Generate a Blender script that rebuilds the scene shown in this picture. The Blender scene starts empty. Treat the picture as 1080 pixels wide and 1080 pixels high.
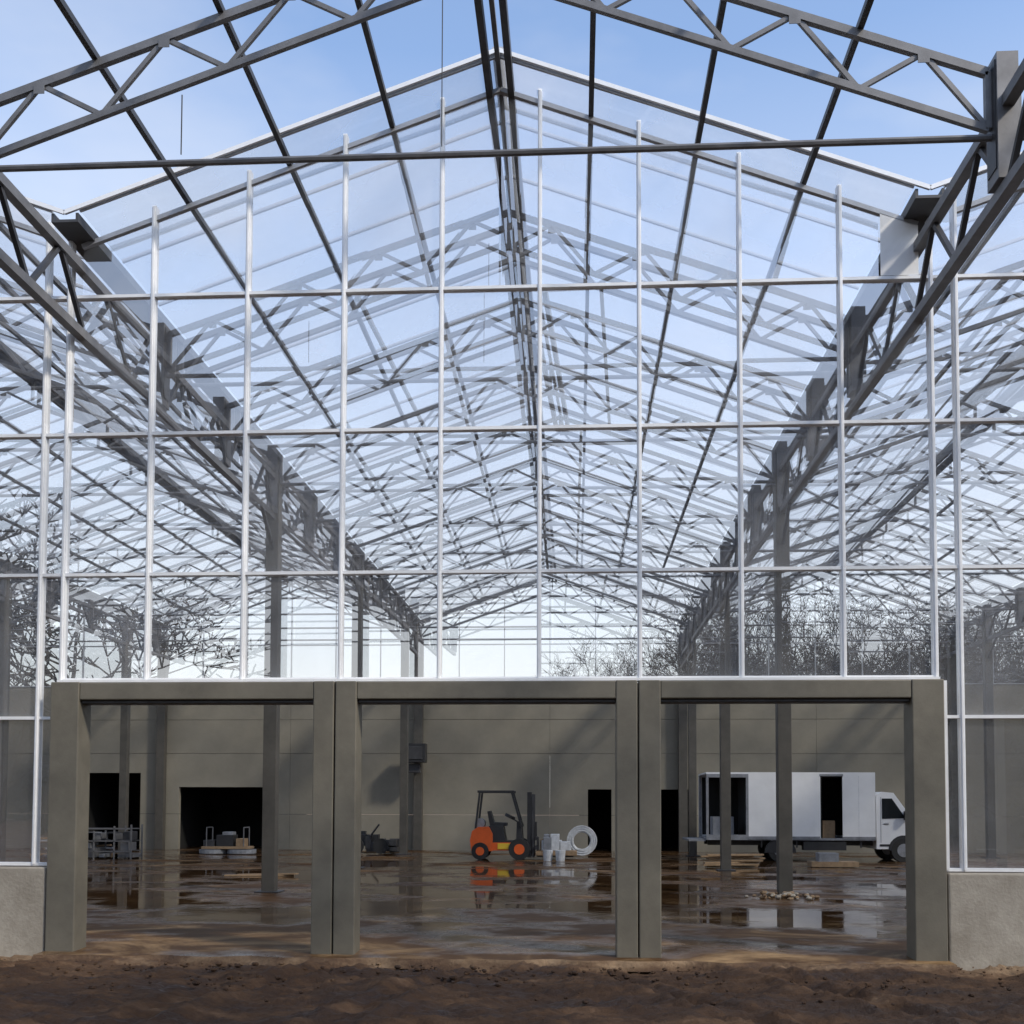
import bpy, math, random
import numpy as np
from mathutils import Vector, Matrix, noise
random.seed(7)
R=math.radians
scene=bpy.context.scene
col=scene.collection

# ---------------------------------------------------------------- materials
def newmat(n):
    m=bpy.data.materials.new(n); m.use_nodes=True
    nt=m.node_tree; nt.nodes.clear()
    out=nt.nodes.new('ShaderNodeOutputMaterial')
    return m,nt,out
def pbr(n,c,rough=.6,metal=0.,var=.15,scale=3.,bump=0.,bscale=40.,c2=None,spec=.5):
    m,nt,out=newmat(n); N=nt.nodes; L=nt.links
    b=N.new('ShaderNodeBsdfPrincipled'); L.new(b.outputs[0],out.inputs[0])
    b.inputs['Roughness'].default_value=rough; b.inputs['Metallic'].default_value=metal
    b.inputs['Specular IOR Level'].default_value=spec
    tc=N.new('ShaderNodeTexCoord')
    nz=N.new('ShaderNodeTexNoise'); nz.inputs['Scale'].default_value=scale; nz.inputs['Detail'].default_value=6
    nz.inputs['Roughness'].default_value=.65
    L.new(tc.outputs['Object'],nz.inputs['Vector'])
    r=N.new('ShaderNodeValToRGB'); L.new(nz.outputs[0],r.inputs[0])
    r.color_ramp.elements[0].position=.3; r.color_ramp.elements[1].position=.7
    if c2 is None: c2=[min(1,x*(1+var)) for x in c]; c=[x*(1-var) for x in c]
    r.color_ramp.elements[0].color=(*c,1); r.color_ramp.elements[1].color=(*c2,1)
    L.new(r.outputs[0],b.inputs['Base Color'])
    if bump:
        n2=N.new('ShaderNodeTexNoise'); n2.inputs['Scale'].default_value=bscale; n2.inputs['Detail'].default_value=5
        L.new(tc.outputs['Object'],n2.inputs['Vector'])
        bp=N.new('ShaderNodeBump'); bp.inputs['Strength'].default_value=bump; bp.inputs['Distance'].default_value=.02
        L.new(n2.outputs[0],bp.inputs['Height']); L.new(bp.outputs[0],b.inputs['Normal'])
    return m
STEEL=pbr('galvanised_steel',(.17,.17,.175),.5,.3,.25,4)
STEELD=pbr('dark_steel',(.06,.06,.063),.5,.3,.25,4)
POST=pbr('post_steel',(.085,.078,.066),.6,.1,.2,3)
DOORST=pbr('painted_steel',(.15,.137,.107),.5,.1,.2,2.5,.08,60)
ALU=pbr('aluminium',(.86,.87,.88),.32,.12,.06,6)
ALUG=pbr('dull_aluminium',(.45,.46,.48),.4,.35,.1,6)
CONC=pbr('concrete_plinth',(.25,.22,.175),.85,0,0,2.2,.3,30,c2=(.43,.39,.325))
WALLC=pbr('concrete_panel',(.245,.225,.18),.9,0,.16,.5,.15,12)
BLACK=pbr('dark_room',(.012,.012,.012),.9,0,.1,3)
RUBBER=pbr('rubber',(.02,.02,.02),.8,0,.2,5)
BLK=pbr('black_paint',(.025,.025,.027),.45,0,.2,5)
ORANGE=pbr('orange_paint',(.75,.12,.02),.4,0,.12,3)
YELLOW=pbr('yellow_paint',(.75,.5,.04),.5,0,.12,3)
WHITE=pbr('white_paint',(.78,.79,.80),.4,0,.05,2)
WRAP=pbr('plastic_wrap',(.6,.62,.64),.3,0,.2,9,.5,20)
WOOD=pbr('timber',(.28,.19,.11),.8,0,.25,8)
GREYP=pbr('grey_plastic',(.22,.23,.25),.6,0,.3,5)
BARK=pbr('bark',(.035,.026,.018),.9,0,.3,6,spec=.1)
LEAF=pbr('evergreen_leaves',(.03,.035,.018),.9,0,.4,1.5,spec=.1)
DGLASS=pbr('vehicle_glass',(.015,.018,.02),.06,0,.1,5)

def glassmat(n,base,fr,tint,haze,rough=0.0):
    m,nt,out=newmat(n); N=nt.nodes; L=nt.links
    tr=N.new('ShaderNodeBsdfTransparent'); tr.inputs[0].default_value=(*tint,1)
    gl=N.new('ShaderNodeBsdfGlossy'); gl.inputs['Roughness'].default_value=rough; gl.inputs[0].default_value=(.98,.98,1,1)
    lw=N.new('ShaderNodeLayerWeight'); lw.inputs[0].default_value=.5
    pw=N.new('ShaderNodeMath'); pw.operation='POWER'; pw.inputs[1].default_value=4.5; L.new(lw.outputs['Facing'],pw.inputs[0])
    ma=N.new('ShaderNodeMath'); ma.operation='MULTIPLY_ADD'; ma.inputs[1].default_value=fr; ma.inputs[2].default_value=base; ma.use_clamp=True
    L.new(pw.outputs[0],ma.inputs[0])
    mx=N.new('ShaderNodeMixShader'); L.new(ma.outputs[0],mx.inputs[0]); L.new(tr.outputs[0],mx.inputs[1]); L.new(gl.outputs[0],mx.inputs[2])
    d=N.new('ShaderNodeBsdfDiffuse'); d.inputs[0].default_value=(.87,.88,.90,1)
    t=N.new('ShaderNodeBsdfTranslucent'); t.inputs[0].default_value=(.87,.88,.90,1)
    ad=N.new('ShaderNodeMixShader'); L.new(d.outputs[0],ad.inputs[1]); L.new(t.outputs[0],ad.inputs[2]); ad.inputs[0].default_value=.5
    tc=N.new('ShaderNodeTexCoord'); nz=N.new('ShaderNodeTexNoise'); nz.inputs['Scale'].default_value=.9; nz.inputs['Detail'].default_value=5
    L.new(tc.outputs['Object'],nz.inputs['Vector'])
    mr=N.new('ShaderNodeMapRange'); mr.inputs['From Min'].default_value=.3; mr.inputs['From Max'].default_value=.7
    mr.inputs['To Min'].default_value=haze*.5; mr.inputs['To Max'].default_value=haze*1.5
    L.new(nz.outputs[0],mr.inputs[0])
    m2=N.new('ShaderNodeMixShader'); L.new(mr.outputs[0],m2.inputs[0]); L.new(mx.outputs[0],m2.inputs[1]); L.new(ad.outputs[0],m2.inputs[2])
    L.new(m2.outputs[0],out.inputs[0])
    return m
GLASS=glassmat('wall_glass',.38,.6,(.97,.98,.985),.10)
GLASS2=glassmat('wall_glass_dusty',.34,.6,(.96,.97,.98),.17)
BGLASS=glassmat('rear_glass',.08,.7,(.95,.97,.98),.06)
RGLASS=glassmat('roof_glass',.05,.9,(.95,.97,.98),.28)

# ---------------------------------------------------------------- mesh helpers
class MB:
    def __init__(s): s.v=[]; s.f=[]; s.m=[]; s.mats=[]
    def mi(s,mat):
        if mat not in s.mats: s.mats.append(mat)
        return s.mats.index(mat)
    def add(s,vs,fs,mat):
        o=len(s.v); s.v+= [tuple(v) for v in vs]; k=s.mi(mat)
        for f in fs: s.f.append([i+o for i in f]); s.m.append(k)
    def box(s,x0,x1,y0,y1,z0,z1,mat):
        s.add([(x0,y0,z0),(x1,y0,z0),(x1,y1,z0),(x0,y1,z0),(x0,y0,z1),(x1,y0,z1),(x1,y1,z1),(x0,y1,z1)],
          [(3,2,1,0),(4,5,6,7),(0,1,5,4),(1,2,6,5),(2,3,7,6),(3,0,4,7)],mat)
    def bar(s,a,b,w,h,mat,up=(0,0,1)):
        a=Vector(a);b=Vector(b);d=(b-a).normalized(); u=Vector(up)
        if abs(d.dot(u))>.98: u=Vector((0,1,0))
        r=d.cross(u).normalized(); u=r.cross(d)
        vs=[]
        for p in(a,b):
            for sx,sy in((-1,-1),(1,-1),(1,1),(-1,1)): vs.append(p+r*(sx*w/2)+u*(sy*h/2))
        s.add(vs,[(3,2,1,0),(4,5,6,7),(0,1,5,4),(1,2,6,5),(2,3,7,6),(3,0,4,7)],mat)
    def tube(s,a,b,r0,r1,mat,n=8):
        a=Vector(a);b=Vector(b);d=(b-a).normalized(); u=Vector((0,0,1))
        if abs(d.dot(u))>.95: u=Vector((0,1,0))
        r=d.cross(u).normalized(); u=r.cross(d)
        vs=[]
        for p,q in((a,r0),(b,r1)):
            for i in range(n):
                t=2*math.pi*i/n; vs.append(p+r*(math.cos(t)*q)+u*(math.sin(t)*q))
        fs=[(i,(i+1)%n,n+(i+1)%n,n+i) for i in range(n)]
        fs+= [tuple(range(n-1,-1,-1)),tuple(range(n,2*n))]
        s.add(vs,fs,mat)
    def prism(s,poly,y0,y1,mat):   # poly in xz
        n=len(poly); vs=[(x,y0,z) for x,z in poly]+[(x,y1,z) for x,z in poly]
        fs=[(i,(i+1)%n,n+(i+1)%n,n+i) for i in range(n)]+[tuple(range(n-1,-1,-1)),tuple(range(n,2*n))]
        s.add(vs,fs,mat)
    def quad(s,a,b,c,d,mat): s.add([a,b,c,d],[(0,1,2,3)],mat)
    def mesh(s,name):
        me=bpy.data.meshes.new(name); me.from_pydata(s.v,[],s.f)
        for m in s.mats: me.materials.append(m)
        me.polygons.foreach_set('material_index',s.m); me.update(); return me
    def obj(s,name,parent=None,loc=(0,0,0),bevel=0,rotz=0):
        o=bpy.data.objects.new(name,s.mesh(name)); col.objects.link(o); o.location=loc; o.rotation_euler[2]=rotz
        if parent: o.parent=parent
        if bevel:
            b=o.modifiers.new('bevel','BEVEL'); b.width=bevel; b.segments=2; b.limit_method='ANGLE'
        return o
def inst(me,name,parent,loc):
    o=bpy.data.objects.new(name,me); col.objects.link(o); o.location=loc; o.parent=parent; return o
def empty(name,loc=(0,0,0)):
    e=bpy.data.objects.new(name,None); col.objects.link(e); e.location=loc; return e

# ---------------------------------------------------------------- greenhouse dims
SP=9.2; HW=4.6; RX=.1
YB=27.0
CENT=[-18.4,-9.2,0,9.2,18.4]
GUT=[-23,-13.8,-4.6,4.6,13.8,23]
def line(x,ze,za):       # x relative to span centre
    if x<=RX: t=(x+HW)/(HW+RX)
    else: t=(HW-x)/(HW-RX)
    return ze+(za-ze)*t
TE,TA=7.90,9.50    # truss top chord
LE,LA=7.40,9.03    # truss lower chord
RE,RA=8.02,9.64    # roof glass
WE,WA=7.88,9.53    # wall glass top
gh=empty('greenhouse')

# truss
t=MB()
def P(x,e,a): return (x,0,line(x,e,a))
for s in(-1,1):
    xe=s*(HW-.12)
    t.bar(P(xe,TE,TA),P(RX,TE,TA),.06,.07,STEEL); t.bar(P(xe,LE,LA),P(RX,LE,LA),.05,.06,STEEL)
    t.bar(P(xe,LE,LA),P(xe,TE,TA),.06,.06,STEEL)
    n=8; xs=[xe+(RX-xe)*i/n for i in range(n+1)]
    for i in range(n):
        if i%2==0: t.bar(P(xs[i],LE,LA),P(xs[i+1],TE-.0,TA),.035,.04,STEEL)
        else: t.bar(P(xs[i],TE,TA),P(xs[i+1],LE,LA),.035,.04,STEEL)
    for i in (1,3,5,7):   # gusset plates
        px,_,pz=P(xs[i],TE,TA); t.box(px-.05,px+.05,-.037,-.031,pz-.10,pz-.02,STEEL)
t.bar((RX,0,LA),(RX,0,TA),.05,.05,STEEL)
t.tube((-HW+.1,0,7.37),(HW-.1,0,7.37),.03,.03,STEEL,8)
for s in(-1,1):
    t.box(s*HW-.10 if s>0 else s*HW+.0,(s*HW+0 if s>0 else s*HW+.10),-.10,.10,7.05,8.0,STEELD)
trm=t.mesh('roof_truss')
TY=[-2.4-2.6*i for i in range(11)]+[2.8+2.6*i for i in range(10)]
for c in CENT:
    for y in TY:
        if y<YB: inst(trm,'roof_truss',gh,(c,y,0))

w=MB()
w.tube((-2.6,-2.4,8.0),(-2.6,-2.4,7.45),.006,.006,STEELD,5)
w.tube((-.25,-2.4,9.0),(-.25,-2.4,7.45),.005,.005,STEELD,5)
w.obj('hanging_wires',gh)

# purlins, gutters and lattice girders
p=MB(); Y0=-28.6
for c in CENT:
    for x in(-3.4,-2.25,-1.1,1.1,2.25,3.4):
        z=line(x,TE+.065,TA+.065); p.bar((c+x,Y0,z),(c+x,YB,z),.055,.06,STEELD)
    for x in(RX-.12,RX+.12):
        p.bar((c+x,Y0,TA+.02),(c+x,YB,TA+.02),.07,.15,STEELD)
    p.bar((c+RX,Y0,TA+.10),(c+RX,YB,TA+.10),.05,.06,STEEL)
p.obj('purlins',gh)
g=MB()
for gx in GUT:
    g.box(gx-.12,gx+.12,-.45,YB,7.93,7.96,STEELD); g.box(gx-.15,gx-.12,-.45,YB,7.93,8.03,STEELD); g.box(gx+.12,gx+.15,-.45,YB,7.93,8.03,STEELD)
    for zc,ww in((7.62,.10),(6.88,.10)):
        g.bar((gx,Y0,zc),(gx,YB,zc),ww,ww,STEEL)
    y=-7.7-.65*32; k=0
    while y<YB-.6:
        a,b=(6.88,7.62) if k%2==0 else (7.62,6.88)
        g.bar((gx,y,a),(gx,y+.65,b),.05,.05,STEELD)
        y+=.65;k+=1
    for yy in TY: g.box(gx-.09,gx+.09,yy-.13,yy+.13,6.95,8.05,STEEL)
g.obj('valley_girders',gh)
q=MB()
for gx in GUT:
    for y in(-23.2,-15.4,-7.6,8.0,15.8,23.6):
        z0_=.05 if y>0 else -.1
        q.box(gx-.12,gx+.12,y-.12,y+.12,z0_,7.5,POST)
        q.box(gx-.22,gx+.22,y-.22,y+.22,z0_,z0_+.025,STEELD)
        for s in(-1,1):
            q.bar((gx,y+s*.1,6.3),(gx,y+s*.8,6.86),.06,.06,STEELD)
    q.box(gx-.15,gx+.15,YB-.32,YB-.06,.05,7.5,POST)
q.obj('posts',gh,bevel=.008)

# roof glazing
r=MB(); rb=MB()
for c in CENT:
    ny=24; ys=np.linspace(-.42,YB,ny+1)
    for s in(-1,1):
        xe=s*(HW-.15)
        for i in range(ny):
            y0,y1=ys[i]+.012,ys[i+1]-.012
            dz=random.uniform(-.006,.006)
            r.quad((c+xe,y0,line(xe,RE,RA)),(c+RX,y0,RA+dz),(c+RX,y1,RA-dz),(c+xe,y1,line(xe,RE,RA)),RGLASS)
        for y in ys: rb.bar((c+xe,y,line(xe,RE,RA)),(c+RX,y,RA),.03,.04,ALUG)
    rb.bar((c+RX,-.45,RA+.05),(c+RX,YB,RA+.05),.12,.05,ALUG)
    for s in(-1,1):
        rb.bar((c+s*HW,-.46,RE+.01),(c+RX,-.46,RA+.03),.03,.045,ALU)
r.obj('roof_glass',gh); rb.obj('roof_glazing_bars',gh)

# ---------------------------------------------------------------- front and back gables
fr=MB(); pn=MB()
MX=[-4.72,-3.77,-2.70,-1.62,-.54,.54,1.62,2.70,3.77,4.72]
ZR=[2.99,4.155,5.727,7.289]
def pane(x0,x1,z0,z1a,z1b,y,mat):
    a=random.gauss(0,.004)*(x1-x0); b=random.gauss(0,.003)*(z1a-z0)
    g_=.012
    if mat is GLASS and random.random()<.3: mat=GLASS2
    pn.quad((x0+g_,y-a-b,z0+g_),(x1-g_,y+a-b,z0+g_),(x1-g_,y+a+b,z1b-g_),(x0+g_,y-a+b,z1a-g_),mat)
def gable(c,y,rows,xs,mw=.046,proud=True,white=None,A=ALU,G=GLASS):
    z0=rows[0]
    for x in xs:
        if abs(x)>HW: top=7.95
        else: top=line(x,WE,WA)+(.14 if proud and abs(x)<4.5 else 0)
        fr.box(c+x-mw/2,c+x+mw/2,y-.05,y+.05,z0-.0,top,A)
        if proud: fr.box(c+x-mw*.22,c+x+mw*.22,y-.062,y-.049,z0,top-.01,A)
    for z in rows:
        fr.box(c+xs[0],c+xs[-1],y-.047,y+.04,z-.017,z+.017,A)
    lo,hi=max(xs[0],-HW),min(xs[-1],HW)
    for a,b in((lo,RX),(RX,hi)):
        fr.bar((c+a,y,line(a,WE,WA)),(c+b,y,line(b,WE,WA)),.06,.05,ALUG)
    for i in range(len(xs)-1):
        x0,x1=xs[i],xs[i+1]
        for k in range(len(rows)-1): pane(c+x0,c+x1,rows[k],rows[k+1],rows[k+1],y,G)
        xa,xb=max(x0,-HW),min(x1,HW)
        if xa<RX<xb:
            pane(c+xa,c+RX,rows[-1],line(xa,WE,WA),WA,y,G); pane(c+RX,c+xb,rows[-1],WA,line(xb,WE,WA),y,G)
        elif white and i==len(xs)-2:
            pn.quad((c+4.2,y-.03,rows[-1]+.03),(c+xb,y-.03,rows[-1]+.03),(c+xb,y-.03,line(xb,WE,WA)-.02),(c+4.2,y-.03,line(4.2,WE,WA)-.02),white); pane(c+xa,c+4.2,rows[-1],line(xa,WE,WA),line(4.2,WE,WA),y,G)
        else: pane(c+xa,c+xb,rows[-1],line(xa,WE,WA),line(xb,WE,WA),y,G)
gable(0,0,ZR,MX,white=WHITE)
fr.box(-4.74,4.74,-.10,.05,2.957,2.985,ALU)
NR=[.97,2.57,4.155,5.727,7.289]
for c in(-18.4,-9.2,9.2,18.4):
    gable(c,0,NR,[-4.22,-3.2,-2.13,-1.06,0.0,1.06,2.13,3.2,4.22])
for gx in(-4.6,4.6):
    s=1 if gx>0 else -1
    fr.box(s*4.80-.02,s*4.80+.02,-.06,.05,.97,2.95,ALU)
    a,b=sorted((s*4.745,s*4.98))
    for k in range(4):
        pn.quad((a,0,NR[k]),(b,0,NR[k]),(b,0,NR[k+1]),(a,0,NR[k+1]),GLASS)
    for z in NR: fr.box(a,b,-.045,.04,z-.016,z+.016,ALU)
    pn.quad((a,0,7.289),(b,0,7.289),(b,0,7.9),(a,0,7.9),GLASS)
for gx in(-13.8,13.8):
    for k in range(4): pn.quad((gx-.38,0,NR[k]),(gx+.38,0,NR[k]),(gx+.38,0,NR[k+1]),(gx-.38,0,NR[k+1]),GLASS)
for c in CENT: gable(c,YB,[5.85,7.3],[-4.55,-3.2,-1.6,0,1.6,3.2,4.55],.03,False,A=ALUG,G=BGLASS)
fr.obj('gable_frame',gh); pn.obj('gable_glass',gh)

# door frame
d=MB()
for x0,x1 in((-4.78,-4.46),(-1.88,-1.655),(-1.64,-1.41),(1.36,1.585),(1.60,1.83),(4.43,4.76)):
    d.box(x0,x1,-.16,.16,-.02,2.955,DOORST)
for x0,x1 in((-4.46,-1.88),(-1.41,1.36),(1.83,4.43)):
    d.box(x0,x1,-.15,.15,2.76,2.95,DOORST)
    d.box(x0,x1,-.10,.10,2.72,2.76,STEELD)
d.obj('door_frame',gh,bevel=.012)
pl=MB()
for x0,x1 in((-23,-13.95),(-13.9,-4.80),(4.78,13.85),(13.9,23)):
    pl.box(x0,x1,-.13,.12,-.2,.94,CONC)
pl.obj('concrete_plinth',gh,bevel=.02)

# back wall with openings
bw=MB()
ops=[(-16.6,-14.6,2.75),(-13.2,-9.9,2.25),(1.33,2.15,2.2),(3.57,4.93,2.2)]
xb=sorted(set([-23,23]+[v for o in ops for v in o[:2]]+[-18.4,-13.8+.3,-9.2,-4.6,0,4.6+.6,9.2,13.8,18.4]))
zb=[.05,1.3,2.2,2.25,2.75,3.45,4.65,5.85]
for i in range(len(xb)-1):
    for k in range(len(zb)-1):
        xm=(xb[i]+xb[i+1])/2; zm=(zb[k]+zb[k+1])/2
        if any(a<xm<b and zm<h for a,b,h in ops): continue
        gz=.012 if zb[k+1] in(1.3,3.45,4.65) else 0
        bw.box(xb[i]+(.008 if xb[i] in(-18.4,-9.2,0,9.2,18.4) else 0),xb[i+1],YB-.02,YB+.18,zb[k],zb[k+1]-gz,WALLC)
bw.box(-23,23,YB+.185,YB+.2,3.4,5.8,STEELD)
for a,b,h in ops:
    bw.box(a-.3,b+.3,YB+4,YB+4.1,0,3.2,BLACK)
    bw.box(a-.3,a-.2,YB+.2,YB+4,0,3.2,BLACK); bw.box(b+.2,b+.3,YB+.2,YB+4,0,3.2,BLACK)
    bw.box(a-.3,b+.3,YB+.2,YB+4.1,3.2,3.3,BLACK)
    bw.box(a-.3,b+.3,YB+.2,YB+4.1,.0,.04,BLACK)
bw.obj('rear_wall',gh)
sw=MB()
for gx in(-23.1,23.1):
    sw.box(gx-.08,gx+.08,0,YB,0,5.85,WALLC)
sw.obj('side_wall',gh)

# ---------------------------------------------------------------- floor & ground
def floor_mat():
    m,nt,out=newmat('wet_floor'); N=nt.nodes; L=nt.links
    b=N.new('ShaderNodeBsdfPrincipled'); L.new(b.outputs[0],out.inputs[0])
    tc=N.new('ShaderNodeTexCoord')
    mp=N.new('ShaderNodeMapping'); mp.inputs['Scale'].default_value=(.55,.7,1); L.new(tc.outputs['Object'],mp.inputs[0])
    sp=N.new('ShaderNodeSeparateXYZ'); L.new(tc.outputs['Object'],sp.inputs[0])
    front=N.new('ShaderNodeMapRange'); front.inputs['From Min'].default_value=.3; front.inputs['From Max'].default_value=5.5; front.inputs['To Min'].default_value=.10; front.inputs['To Max'].default_value=0; L.new(sp.outputs[1],front.inputs[0])
    n1=N.new('ShaderNodeTexNoise'); n1.inputs['Scale'].default_value=.55; n1.inputs['Detail'].default_value=8; n1.inputs['Roughness'].default_value=.6
    L.new(mp.outputs[0],n1.inputs['Vector'])
    ad=N.new('ShaderNodeMath'); L.new(n1.outputs[0],ad.inputs[0]); L.new(front.outputs[0],ad.inputs[1])
    rr=N.new('ShaderNodeValToRGB'); L.new(ad.outputs[0],rr.inputs[0])
    rr.color_ramp.elements[0].position=.47; rr.color_ramp.elements[0].color=(.03,.03,.03,1)
    rr.color_ramp.elements[1].position=.60; rr.color_ramp.elements[1].color=(.5,.5,.5,1)
    L.new(rr.outputs[0],b.inputs['Roughness'])
    sl_=N.new('ShaderNodeMapRange'); sl_.inputs['From Min'].default_value=.03; sl_.inputs['From Max'].default_value=.45; sl_.inputs['To Min'].default_value=.5; sl_.inputs['To Max'].default_value=.03
    L.new(rr.outputs[0],sl_.inputs[0]); L.new(sl_.outputs[0],b.inputs['Specular IOR Level'])
    n2=N.new('ShaderNodeTexNoise'); n2.inputs['Scale'].default_value=1.1; n2.inputs['Detail'].default_value=10; n2.inputs['Roughness'].default_value=.7; n2.inputs['Distortion'].default_value=1.0
    L.new(mp.outputs[0],n2.inputs['Vector'])
    a2=N.new('ShaderNodeMath'); a2.operation='MULTIPLY_ADD'; a2.inputs[1].default_value=.6; L.new(front.outputs[0],a2.inputs[0]); L.new(n2.outputs[0],a2.inputs[2])
    rc=N.new('ShaderNodeValToRGB'); L.new(a2.outputs[0],rc.inputs[0])
    e=rc.color_ramp.elements; e[0].position=.35; e[0].color=(.045,.022,.010,1); e[1].position=.75; e[1].color=(.34,.22,.11,1)
    el=e.new(.55); el.color=(.088,.048,.022,1)
    L.new(rc.outputs[0],b.inputs['Base Color'])
    bp=N.new('ShaderNodeBump'); bp.inputs['Distance'].default_value=.02
    mm=N.new('ShaderNodeMath'); mm.operation='MULTIPLY'; mm.inputs[1].default_value=.8
    L.new(rr.outputs[0],mm.inputs[0]); L.new(mm.outputs[0],bp.inputs['Strength'])
    n3=N.new('ShaderNodeTexNoise'); n3.inputs['Scale'].default_value=6; n3.inputs['Detail'].default_value=6; L.new(tc.outputs['Object'],n3.inputs['Vector'])
    L.new(n3.outputs[0],bp.inputs['Height']); L.new(bp.outputs[0],b.inputs['Normal'])
    return m
FM=floor_mat()
def mud_mat():
    m,nt,out=newmat('mud'); N=nt.nodes; L=nt.links
    b=N.new('ShaderNodeBsdfPrincipled'); L.new(b.outputs[0],out.inputs[0])
    tc=N.new('ShaderNodeTexCoord')
    mp=N.new('ShaderNodeMapping'); mp.inputs['Scale'].default_value=(.5,1.3,1); mp.inputs['Rotation'].default_value=(0,0,.25); L.new(tc.outputs['Object'],mp.inputs[0])
    n=N.new('ShaderNodeTexNoise'); n.inputs['Scale'].default_value=1.6; n.inputs['Detail'].default_value=12; n.inputs['Roughness'].default_value=.72; L.new(mp.outputs[0],n.inputs['Vector'])
    sp=N.new('ShaderNodeSeparateXYZ'); L.new(tc.outputs['Object'],sp.inputs[0])
    fr_=N.new('ShaderNodeMapRange'); fr_.inputs['From Min'].default_value=-.75; fr_.inputs['From Max'].default_value=-.3; fr_.inputs['To Min'].default_value=0; fr_.inputs['To Max'].default_value=.22; L.new(sp.outputs[1],fr_.inputs[0])
    ad=N.new('ShaderNodeMath'); L.new(n.outputs[0],ad.inputs[0]); L.new(fr_.outputs[0],ad.inputs[1])
    r=N.new('ShaderNodeValToRGB'); L.new(ad.outputs[0],r.inputs[0]); e=r.color_ramp.elements
    e[0].position=.34; e[0].color=(.022,.011,.006,1); e[1].position=.82; e[1].color=(.30,.21,.13,1); x=e.new(.5); x.color=(.046,.025,.014,1); x=e.new(.64); x.color=(.105,.062,.036,1)
    L.new(r.outputs[0],b.inputs['Base Color'])
    rr=N.new('ShaderNodeMapRange'); rr.inputs['From Min'].default_value=.35; rr.inputs['From Max'].default_value=.55; rr.inputs['To Min'].default_value=.35; rr.inputs['To Max'].default_value=.95; L.new(n.outputs[0],rr.inputs[0]); L.new(rr.outputs[0],b.inputs['Roughness'])
    b.inputs['Specular IOR Level'].default_value=.25
    n2=N.new('ShaderNodeTexNoise'); n2.inputs['Scale'].default_value=16; n2.inputs['Detail'].default_value=8; n2.inputs['Roughness'].default_value=.7; L.new(tc.outputs['Object'],n2.inputs['Vector'])
    bp=N.new('ShaderNodeBump'); bp.inputs['Strength'].default_value=1; bp.inputs['Distance'].default_value=.035; L.new(n2.outputs[0],bp.inputs['Height']); L.new(bp.outputs[0],b.inputs['Normal'])
    return m
MUD=mud_mat()
fl=MB(); fl.quad((-23,.13,.05),(23,.13,.05),(23,YB+4,.05),(-23,YB+4,.05),FM)
N_=120
for i in range(N_):
    xa=-4.79+9.56*i/N_; xb_=-4.79+9.56*(i+1)/N_
    ya=-.36+.12*noise.noise(Vector((xa*2.2,0,4))); yb_=-.36+.12*noise.noise(Vector((xb_*2.2,0,4)))
    fl.quad((xa,ya,.035),(xb_,yb_,.035),(xb_,.13,.05),(xa,.13,.05),FM); fl.quad((xa,ya-.08,-.06),(xb_,yb_-.08,-.06),(xb_,yb_,.035),(xa,ya,.035),MUD)
fl.obj('concrete_floor')
xs=np.concatenate([[-900,-300,-120,-60,-30,-18,-12],np.arange(-8,8.01,.04),[12,18,30,60,120,300,900]])
ys=np.concatenate([[-900,-300,-120,-60,-30,-20,-14,-10,-8],np.arange(-5,-.05,.03),[0,1,30,60,120,300,900]])
vs=[]
for y in ys:
    for x in xs:
        z=-.04
        if -8<=x<=8 and -5.1<y<0:
            e=min(1,(-y)/.5)
            z+= noise.noise(Vector((x*.9,y*.9,0)))*.09*e+noise.noise(Vector((x*3,y*4,3)))*.05+abs(noise.noise(Vector((x*9,y*10,7))))*.05+noise.noise(Vector((x*22,y*22,2)))*.012
            for rx,sl2 in((-1.25,.35),(.35,.35),(.9,-.5),(2.5,-.5),(-4,.9)):
                dx=x-(rx+sl2*y+.15*math.sin(y*.8)); wv=math.exp(-(dx/.15)**4)
                if wv>.01 or abs(dx)<.5:
                    z-=.05*wv*e; z+=.022*wv*(1 if math.sin(y*26+abs(dx)*18)>0 else 0)*e; z+=.03*math.exp(-((abs(dx)-.25)/.07)**2)*e
        elif y>=0: z=-.06
        vs.append((x,y,z))
nx=len(xs); fs=[(j*nx+i,j*nx+i+1,(j+1)*nx+i+1,(j+1)*nx+i) for j in range(len(ys)-1) for i in range(nx-1)]
gm=MB(); gm.add(vs,fs,MUD); go=gm.obj('muddy_ground')
for pz in go.data.polygons: pz.use_smooth=True
rb2=MB()
def lump(mb,x,y,z,s,mat):
    vs=[];n=6
    for k,(zz,rr_) in enumerate(((-.5,.5),(0,.9),(.45,.6))):
        for i in range(n):
            t_=2*math.pi*i/n; q_=rr_*random.uniform(.75,1.15)*s; vs.append((x+math.cos(t_)*q_,y+math.sin(t_)*q_,z+zz*s*random.uniform(.8,1.1)))
    fs=[(k*n+i,k*n+(i+1)%n,(k+1)*n+(i+1)%n,(k+1)*n+i) for k in range(2) for i in range(n)]+[tuple(range(n-1,-1,-1)),tuple(range(2*n,3*n))]
    mb.add(vs,fs,mat)
for i in range(900):
    x=random.uniform(-7,7); y=-abs(random.gauss(.2,1.1))-.15; s=random.choice([.012,.016,.022,.036])*random.uniform(.6,1.3)
    lump(rb2,x,y,-.02,s,MUD)
rb2.obj('rubble')

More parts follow.
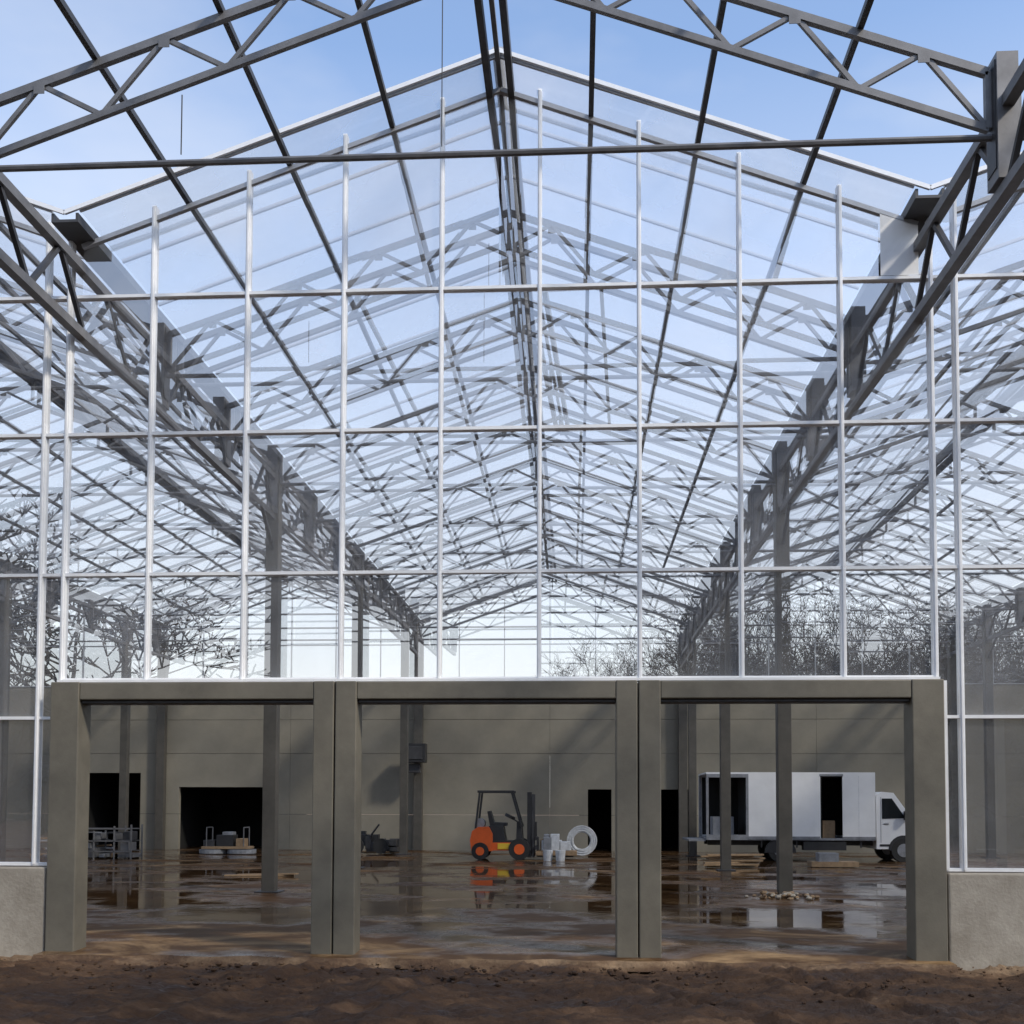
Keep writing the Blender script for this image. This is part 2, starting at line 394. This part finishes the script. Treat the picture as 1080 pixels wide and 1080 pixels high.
# ---------------------------------------------------------------- van
v=MB(); Z=.05
yn,yf=20.3,22.3
v.box(4.75,9.6,yn+.5,yn+.62,.5,.66,BLK); v.box(4.75,9.6,yf-.62,yf-.5,.5,.66,BLK)
x0,x1,z0,z1=4.65,9.42,.72,2.55
v.box(x0,x1,yn,yf,z0-.06,z0,GREYP); v.box(x0,x1,yn,yf,z1,z1+.05,WHITE)
v.box(x0,x1,yf-.04,yf,z0,z1,WHITE); v.box(x1-.04,x1,yn+.04,yf-.04,z0,z1,WHITE)
v.box(5.85,7.88,yn,yn+.04,z0,z1,WHITE); v.box(8.5,x1,yn,yn+.04,z0,z1,WHITE)
v.box(x0+.1,x1-.1,yf-.06,yf-.045,z0+.05,z1-.05,BLACK); v.box(7.9,7.93,yn+.05,yf-.07,z0+.01,z1-.02,BLACK)
v.box(5.82,5.85,yn+.05,yf-.07,z0+.01,z1-.02,BLACK)
v.box(x0,x0+.07,yn,yn+.07,z0,z1,GREYP);v.box(5.25,5.30,yn,yn+.05,z0,z1,BLK);v.box(5.78,5.85,yn,yn+.05,z0,z1,GREYP)
v.box(x0,x0+.07,yf-.12,yf-.06,z0,z1,GREYP)
v.box(x0,5.85,yn-.005,yn+.05,z1-.1,z1-.0,GREYP); v.box(x0,5.85,yn-.005,yn+.03,z0,z0+.09,GREYP)
v.box(7.86,8.52,yn-.01,yn+.03,z1-.06,z1,GREYP); 
for xx in(6.85,8.95): v.box(xx,xx+.012,yn-.004,yn,z0+.05,z1-.05,WRAP)
v.box(5.85,7.86,yn-.012,yn,z0-.03,z0+.05,GREYP); v.box(8.5,x1,yn-.012,yn,z0-.03,z0+.05,GREYP)
v.box(8.0,8.35,yn+.3,yn+.8,z0,z0+.5,WOOD); v.box(4.9,5.5,yn+.5,yn+1.2,z0,z0+.6,GREYP)
v.box(x0-.5,x0-.02,yn+.05,yf-.05,.62,.68,GREYP)
for xx in(6.2,7.2,8.2,9.0): v.box(xx,xx+.04,yn+.05,yn+.1,.45,z0,BLK)
v.box(7.4,8.6,yn+.02,yn+.3,.38,.62,BLK)
cab=[(9.46,.42),(9.46,1.95),(9.62,2.05),(9.95,2.02),(10.42,1.36),(10.78,1.18),(10.86,1.0),(10.88,.42)]
v.prism(cab,yn+.08,yf-.08,WHITE)
v.prism([(9.62,1.28),(9.62,1.86),(9.9,1.86),(10.28,1.3)],yn+.068,yn+.08,DGLASS)
v.prism([(9.62,1.28),(9.62,1.86),(9.9,1.86),(10.28,1.3)],yf-.08,yf-.068,DGLASS)
v.quad((10.0,yn+.2,1.97),(10.42,yn+.2,1.38),(10.42,yf-.2,1.38),(10.0,yf-.2,1.97),DGLASS)
v.box(10.885,10.91,yn+.15,yf-.15,.45,.7,BLK); v.box(10.87,10.90,yn+.5,yf-.5,.78,.98,BLK)
v.box(10.6,10.89,yn+.072,yn+.3,.85,1.02,GREYP)
v.box(10.22,10.32,yn-.12,yn+.06,1.25,1.5,BLK)
v.box(9.55,10.5,yn+.065,yn+.08,.5,.56,BLK)
v.box(9.58,9.59,yn+.072,yn+.08,.6,1.9,GREYP); v.box(10.3,10.31,yn+.072,yn+.08,.85,1.25,GREYP); v.box(9.66,9.8,yn+.065,yn+.08,1.12,1.15,BLK)
for wx in(6.75,10.22):
    for yy in(yn+.06,yf-.30):
        v.tube((wx,yy,.36+Z*.5),(wx,yy+.24,.36+Z*.5),.345,.345,RUBBER,24)
        v.tube((wx,yy-.006,.36+Z*.5),(wx,yy+.0,.36+Z*.5),.19,.19,GREYP,16)
v.prism([(10.22+.43*math.cos(a),.385+.43*math.sin(a)) for a in np.linspace(0,math.pi,12)],yn+.066,yn+.081,BLK)
v.prism([(6.75+.45*math.cos(a),.30+.42*math.sin(a)) for a in np.linspace(0,math.pi,12)],yn+.05,yn+.07,BLK)
v.obj('box_van',bevel=.012)

# ---------------------------------------------------------------- forklift
f=MB(); FY=20.9
f.prism([(-2.12,.30),(-2.16,.62),(-2.10,.88),(-1.92,1.0),(-1.6,1.0),(-1.5,.8),(-1.5,.3)],FY-.5,FY+.5,ORANGE)
f.prism([(-1.5,.32),(-1.5,.55),(-.75,.55),(-.68,.35),(-.68,.32)],FY-.48,FY+.48,ORANGE)
f.prism([(-1.62,.56),(-1.62,1.03),(-1.2,1.03),(-1.12,.56)],FY-.4,FY+.4,BLK)
f.box(-1.5,-.75,FY-.46,FY+.46,.55,.6,BLK)
f.prism([(-1.6,1.03),(-1.68,1.45),(-1.58,1.47),(-1.48,1.14),(-1.1,1.12),(-1.1,1.03)],FY-.22,FY+.22,BLK)
f.prism([(-.82,.55),(-.80,1.15),(-.68,1.2),(-.62,.55)],FY-.42,FY+.42,BLK)
f.tube((-.8,FY,1.15),(-1.02,FY,1.3),.02,.02,BLK); 
f.tube((-1.04,FY,1.26),(-1.0,FY,1.34),.16,.16,BLK,16)
f.box(-1.35,-1.0,FY-.505,FY-.495,.36,.53,YELLOW)
for yy in(FY-.44,FY+.44):
    f.bar((-2.0,yy,.95),(-1.88,yy,2.02),.06,.06,BLK)
    f.bar((-.66,yy,1.0),(-.95,yy,2.02),.06,.06,BLK)
    f.bar((-1.95,yy,2.03),(-.88,yy,2.03),.07,.07,BLK)
for i in range(8): f.bar((-1.88+i*.135,FY-.42,2.035),(-1.88+i*.135,FY+.42,2.035),.035,.03,BLK)
for yy in(FY-.3,FY+.3):
    f.box(-.5,-.38,yy-.05,yy+.05,.12,2.02,BLK); f.box(-.37,-.29,yy*1-.04,yy+.04,.12,1.96,STEELD)
f.box(-.5,-.38,FY-.25,FY+.25,1.9,2.0,BLK); f.box(-.5,-.38,FY-.25,FY+.25,.2,.3,BLK)
f.tube((-.44,FY,.3),(-.44,FY,1.85),.04,.04,STEEL)
for zz in(.35,.62): f.box(-.28,-.22,FY-.48,FY+.48,zz,zz+.1,BLK)
for k in range(5): f.box(-.27,-.24,FY-.44+k*.22-.012,FY-.44+k*.22+.012,.72,1.15,BLK)
for yy in(FY-.28,FY+.28): f.box(-.22,-.18,yy-.06,yy+.06,.14,.7,BLK); f.box(-.18,.85,yy-.06,yy+.06,.13,.17,BLK)
for wx,r_ in((-.72,.31),(-1.86,.25)):
    for yy in(FY-.56,FY+.34):
        f.tube((wx,yy,r_+.05),(wx,yy+.22,r_+.05),r_,r_,RUBBER,24); f.tube((wx,yy-.008,r_+.05),(wx,yy,r_+.05),r_*.5,r_*.5,ORANGE,16)
f.tube((-1.9,FY-.25,1.1),(-1.9,FY+.25,1.1),.15,.15,GREYP,14)
f.obj('forklift',bevel=.01)

def pallet(mb,x,y,z,w=1.2,dp=.8):
    for k in range(6): mb.box(x-w/2,x+w/2,y-dp/2+k*dp/6+.01,y-dp/2+(k+1)*dp/6-.01,z+.11,z+.135,WOOD)
    for yy in(-dp/2,-.05,dp/2-.1): mb.box(x-w/2,x+w/2,y+yy,y+yy+.1,z,z+.11,WOOD)
l=MB(); pallet(l,.35,20.9,.175)
for i in range(11):
    a=-.2+random.uniform(0,.85); l.box(a,a+random.uniform(.15,.35),20.55+random.uniform(0,.3),21.1,.32,.32+random.uniform(.15,.5),random.choice([WRAP,GREYP,GREYP,WRAP,WOOD]))
l.obj('loaded_pallet',bevel=.015)
cc=MB()
for k in range(12):
    rr0=.45-.035*(k%6); yy=22.6+.045*(k//6)+.02*(k%2)
    pts=[(1.1+rr0*math.cos(a),yy,.55+rr0*math.sin(a)) for a in np.linspace(0,2*math.pi,25)]
    for a,b in zip(pts[:-1],pts[1:]): cc.tube(a,b,.02,.02,WRAP,6)
cc.obj('pipe_coil')
bk=MB()
for x,y in((.12,19.9),(.48,19.8)): bk.tube((x,y,.05),(x,y,.36),.12,.15,WRAP,14)
bk.obj('buckets')

k=MB()
for x in(-13.6,-13.0,-12.4,-11.9):
    for y in(19.6,20.4): k.box(x-.02,x+.02,y-.02,y+.02,.05,.95+.1*math.sin(x*3),STEEL)
for z in(.25,.55,.9):
    k.box(-13.6,-11.9,19.58,19.62,z,z+.03,STEEL); k.box(-13.6,-11.9,20.38,20.42,z,z+.03,STEEL)
for i in range(14):
    x=random.uniform(-13.5,-12.1); z=random.choice([.09,.29,.59,.6]); k.box(x,x+random.uniform(.15,.4),19.7,20.3,z,z+random.uniform(.08,.26),random.choice([GREYP,GREYP,STEEL,WOOD,STEELD]))
k.obj('storage_rack')
k=MB()
for i in range(10):
    z=.1+random.uniform(0,.6); x=-14.6+random.uniform(0,.6)
    k.bar((x,18.8,z),(x+1.2,20.6,z+random.uniform(-.05,.1)),.05,.05,random.choice([STEEL,ALUG,WOOD]))
pallet(k,-14.1,19.6,.05)
k.obj('steel_profile_stack')
k=MB(); mx=-10.2; my=23.2
k.box(mx-.75,mx+.75,my-.35,my+.35,.22,.30,WOOD)
for s in(-.45,.45): k.tube((mx+s,my,.07),(mx+s,my,.2),.46,.46,GREYP,20)
k.box(mx-.3,mx+.25,my-.25,my+.25,.30,.66,BLK); k.box(mx-.12,mx+.2,my-.2,my+.2,.66,.76,GREYP)
k.box(mx-.7,mx-.35,my-.3,my+.2,.30,.5,STEELD); k.box(mx+.35,mx+.6,my-.3,my+.2,.30,.55,WOOD)
for s in(-.6,.6):
    k.tube((mx+s,my-.3,.30),(mx+s,my-.3,.9),.02,.02,STEEL); k.tube((mx+s,my+.3,.30),(mx+s,my+.3,.9),.02,.02,STEEL); k.tube((mx+s,my-.3,.9),(mx+s,my+.3,.9),.02,.02,STEEL)
k.obj('power_trowel',bevel=.01)
k=MB()
for i in range(22):
    x=-6.3+random.uniform(-.2,1.1); z=random.uniform(.05,.35); h=random.uniform(.1,.5); y=24+random.uniform(0,.8)
    k.box(x,x+random.uniform(.12,.4),y,y+.3,z,z+h,random.choice([BLK,STEELD,GREYP,STEELD,BLK]))
k.tube((-5.8,24.2,.6),(-5.5,24.2,1.0),.03,.03,BLK); k.tube((-6.2,23.9,.3),(-6.2,23.98,.3),.25,.25,RUBBER,18); k.tube((-5.4,23.9,.3),(-5.4,23.98,.3),.25,.25,RUBBER,18)
k.obj('compressor_trolley')
k=MB(); k.bar((-6.8,12.3,.07),(-5.3,12.5,.07),.15,.03,WOOD); k.bar((-6.6,12.6,.07),(-5.2,12.4,.11),.12,.03,WOOD); k.obj('timber_planks')
k=MB()
for i in range(60):
    lump(k,4.55+random.gauss(0,.28),7.7+random.gauss(0,.25),.06+random.uniform(0,.06),random.uniform(.03,.08),random.choice([MUD,CONC,WOOD,MUD]))
k.obj('debris_heap')
k=MB()
for i in range(7): k.bar((4.1+random.uniform(-.1,.2),17+random.uniform(-.2,.2),.08+i*.05),(5.6+random.uniform(-.1,.2),17.3+random.uniform(-.2,.2),.08+i*.05),.14,.04,WOOD)
k.obj('timber_stack')
k=MB()
k.box(7.0,8.2,17.3,17.9,.07,.2,WOOD); k.box(7.2,7.7,17.35,17.8,.2,.42,GREYP)
k.obj('crate')
k=MB(); k.box(-4.95,-4.25,26.0,26.5,3.1,3.75,BLK); k.box(-4.85,-4.35,25.97,26.0,3.2,3.65,STEELD); k.box(-4.85,-4.45,26.2,26.45,2.75,3.05,STEELD)
k.obj('fan_heater',bevel=.01)

# ---------------------------------------------------------------- trees
def tree_data(seed,H,rnd=1.0,mr=.02):
    rs=random.Random(seed); segs=[]
    def grow(p,d,L,r,lev):
        n=3 if lev<2 else 2
        for i in range(n):
            d2=(d+Vector((rs.gauss(0,.12),rs.gauss(0,.12),rs.gauss(.03,.06)))).normalized()
            q_=p+d2*(L/n); r2=r*.82; segs.append((p,q_,r,r2)); p=q_;d=d2;r=r2
            if lev<5:
                for _ in range(2):
                    if rs.random()<(.75 if lev else (.4 if i==0 else 1)):
                        ax=Vector((rs.gauss(0,1),rs.gauss(0,1),rs.gauss(.1,.5))).normalized()
                        dd=(d*.75+ax*.75*rnd).normalized()
                        grow(p,dd,L*rs.uniform(.5,.7),max(r*.6,mr),lev+1)
        if lev<5: grow(p,d,L*.6,r*.8,lev+1)
    grow(Vector((0,0,0)),Vector((0,0,1)),H*.42,H*.02,0)
    V=[];F=[]
    for a,b,r0,r1 in segs:
        dd=(b-a); 
        if dd.length<1e-4: continue
        dd.normalize(); u=Vector((0,0,1)) if abs(dd.z)<.9 else Vector((1,0,0)); x=dd.cross(u).normalized(); y=dd.cross(x)
        o=len(V)
        for p_,r_ in((a,r0),(b,r1)):
            for k in range(3):
                t_=2.094*k; V.append(p_+(x*math.cos(t_)+y*math.sin(t_))*r_)
        for k in range(3): F.append((o+k,o+(k+1)%3,o+3+(k+1)%3,o+3+k))
    return np.array([tuple(p) for p in V]),np.array(F)
T=[tree_data(s,10,1.0) for s in(3,11)]
TB=[tree_data(11,10,1.0,.032)]
def rawmesh(name,V,F,mat):
    me=bpy.data.meshes.new(name); me.vertices.add(len(V)); me.vertices.foreach_set('co',V.ravel()); me.loops.add(F.size); me.loops.foreach_set('vertex_index',F.ravel())
    me.polygons.add(len(F)); me.polygons.foreach_set('loop_start',np.arange(0,F.size,4)); me.polygons.foreach_set('loop_total',np.full(len(F),4)); me.update(calc_edges=True)
    me.materials.append(mat); ob=bpy.data.objects.new(name,me); col.objects.link(ob); return ob
def forest(name,items,T=T):
    Vs=[];Fs=[];o=0
    for i,(x,y,h,wf) in enumerate(items):
        V,F=T[i%len(T)]; zmax=V[:,2].max(); s=h/zmax; a=random.uniform(0,6.28); ca,sa=math.cos(a),math.sin(a)
        W=np.empty_like(V); W[:,0]=(V[:,0]*ca-V[:,1]*sa)*s*wf+x; W[:,1]=(V[:,0]*sa+V[:,1]*ca)*s*wf+y; W[:,2]=V[:,2]*s-.05
        Vs.append(W);Fs.append(F+o);o+=len(V)
    return rawmesh(name,np.concatenate(Vs),np.concatenate(Fs),BARK)
its=[]
for i in range(44):
    x=1+i*1.0+random.uniform(-.8,.8); h=8.5+4.8*min(1,max(0,x)/9)+random.uniform(-1.5,1.2); its.append((x,-47+random.uniform(-4,4),h,random.uniform(.8,1.1)))
for i in range(12): its.append((-46+i*1.6,-47+random.uniform(-4,4),13+random.uniform(-2,1.5),.9))
forest('bare_tree_row',its)
forest('bare_tree',[(-22.5,-42,17.5,1.1)],TB)
its=[]
for i in range(40):
    x=2.5+i*1.05+random.uniform(-.7,.7); h=11.0+3.8*min(1,max(0,x)/12)+random.uniform(-1.2,1.2); its.append((x,60+random.uniform(-5,5),h,random.uniform(.6,.9)))
for i in range(8): its.append((-58+i*2.2,62+random.uniform(-4,4),16+random.uniform(-2,2),.9))
forest('bare_tree_row',its)  # row added behind the building, backs up the weak tree reflection in the glass
forest('bare_tree',[(-28.3,52,18.5,1.0)],TB)  # added stand-in that strengthens the faint reflection of the tree behind the camera
rng=np.random.default_rng(4)
def hedge(name,n,xr,y,hf,dep):
    hh=lambda a: hf(a)*(1+.22*noise.noise(Vector((a*.45,0,1)))+.1*noise.noise(Vector((a*1.7,0,5))))
    x=rng.uniform(xr[0],xr[1],n); h=np.array([hh(a) for a in x])
    z=h*rng.uniform(0,1,n)**.8; yy=y+rng.uniform(-dep,dep,n)*(1-.5*z/h)
    c=np.stack([x,yy,z],1); s=rng.uniform(.12,.35,n)[:,None]
    u=rng.normal(size=(n,3)); u/=np.linalg.norm(u,axis=1)[:,None]; w_=rng.normal(size=(n,3)); vv=np.cross(u,w_); vv/=np.linalg.norm(vv,axis=1)[:,None]
    V=np.stack([c-u*s-vv*s*.6,c+u*s-vv*s*.6,c+u*s+vv*s*.6,c-u*s+vv*s*.6],1).reshape(-1,3); F=np.arange(4*n).reshape(n,4)
    ax=np.arange(xr[0],xr[1],.8); CV=[];CF=[]
    for i,a in enumerate(ax): CV+=[(a,y,0),(a,y,hh(a)*.88)]
    for i in range(len(ax)-1): CF.append((2*i,2*i+2,2*i+3,2*i+1))
    return rawmesh(name,np.concatenate([V,np.array(CV,float)]),np.concatenate([F,np.array(CF)+len(V)]),LEAF)
hedge('evergreen_hedge',30000,(-65,65),-54,lambda x: 9 if x>22 else (12 if x<-26 else (6.5 if x>3 else 4.6)),1.6)

# ---------------------------------------------------------------- camera
pC=(0.947,-11.93,1.624); yaw,pit,rol=.0583,.0478,.0031
fh=Vector((-math.sin(yaw),math.cos(yaw),0)); rt=Vector((math.cos(yaw),math.sin(yaw),0))
fw=fh*math.cos(pit)+Vector((0,0,math.sin(pit))); up=-fh*math.sin(pit)+Vector((0,0,math.cos(pit)))
r2=rt*math.cos(rol)+up*math.sin(rol); u2=-rt*math.sin(rol)+up*math.cos(rol)
M=Matrix((r2,u2,-fw)).transposed().to_4x4(); M.translation=Vector(pC)
cd=bpy.data.cameras.new('camera'); cam=bpy.data.objects.new('camera',cd); col.objects.link(cam); cam.matrix_world=M
cd.sensor_width=36; cd.lens=1174.1/1080*36; cd.shift_y=(793.5-540)/1080; cd.clip_start=.1; cd.clip_end=3000
scene.camera=cam

# ---------------------------------------------------------------- light
EL=40; AZ=124   # azimuth from +Y towards +X
sd=Vector((math.sin(R(AZ))*math.cos(R(EL)),math.cos(R(AZ))*math.cos(R(EL)),math.sin(R(EL))))
ld=bpy.data.lights.new('sun','SUN'); ld.energy=3.3; ld.angle=R(6.0); ld.color=(1,.91,.78)
lo=bpy.data.objects.new('sun',ld); col.objects.link(lo); lo.rotation_euler=sd.to_track_quat('Z','Y').to_euler()
W=bpy.data.worlds.new('World'); scene.world=W; W.use_nodes=True
nt=W.node_tree; N=nt.nodes; L=nt.links; bg=N['Background']
sk=N.new('ShaderNodeTexSky'); sk.sky_type='NISHITA'; sk.sun_disc=False; sk.sun_elevation=R(EL); sk.sun_rotation=R(AZ); sk.dust_density=.6
mul=N.new('ShaderNodeMixRGB'); mul.blend_type='MULTIPLY'; mul.inputs[0].default_value=1; mul.inputs[2].default_value=(1.75,1.85,1.95,1); L.new(sk.outputs[0],mul.inputs[1])
tc=N.new('ShaderNodeTexCoord'); mp=N.new('ShaderNodeMapping'); mp.inputs['Scale'].default_value=(1,1,2.6); L.new(tc.outputs['Generated'],mp.inputs[0])
nz=N.new('ShaderNodeTexNoise'); nz.inputs['Scale'].default_value=1.6; nz.inputs['Detail'].default_value=6; nz.inputs['Roughness'].default_value=.5; L.new(mp.outputs[0],nz.inputs['Vector'])
cr=N.new('ShaderNodeMapRange'); cr.inputs['From Min'].default_value=.45; cr.inputs['From Max'].default_value=.75; cr.inputs['To Min'].default_value=.05;cr.inputs['To Max'].default_value=.6; L.new(nz.outputs[0],cr.inputs[0])
sx=N.new('ShaderNodeSeparateXYZ'); L.new(tc.outputs['Generated'],sx.inputs[0])
hz=N.new('ShaderNodeMapRange'); hz.inputs['From Min'].default_value=.02; hz.inputs['From Max'].default_value=.6; hz.inputs['To Min'].default_value=1.0; hz.inputs['To Max'].default_value=0; L.new(sx.outputs[2],hz.inputs[0])
mxx=N.new('ShaderNodeMath'); mxx.operation='MAXIMUM'; L.new(cr.outputs[0],mxx.inputs[0]); L.new(hz.outputs[0],mxx.inputs[1])
mx=N.new('ShaderNodeMixRGB'); mx.inputs[2].default_value=(7.4,7.2,6.9,1); L.new(mxx.outputs[0],mx.inputs[0]); L.new(mul.outputs[0],mx.inputs[1])
L.new(mx.outputs[0],bg.inputs[0]); bg.inputs[1].default_value=.15
scene.view_settings.view_transform='Standard'; scene.view_settings.look='None'; scene.view_settings.exposure=0
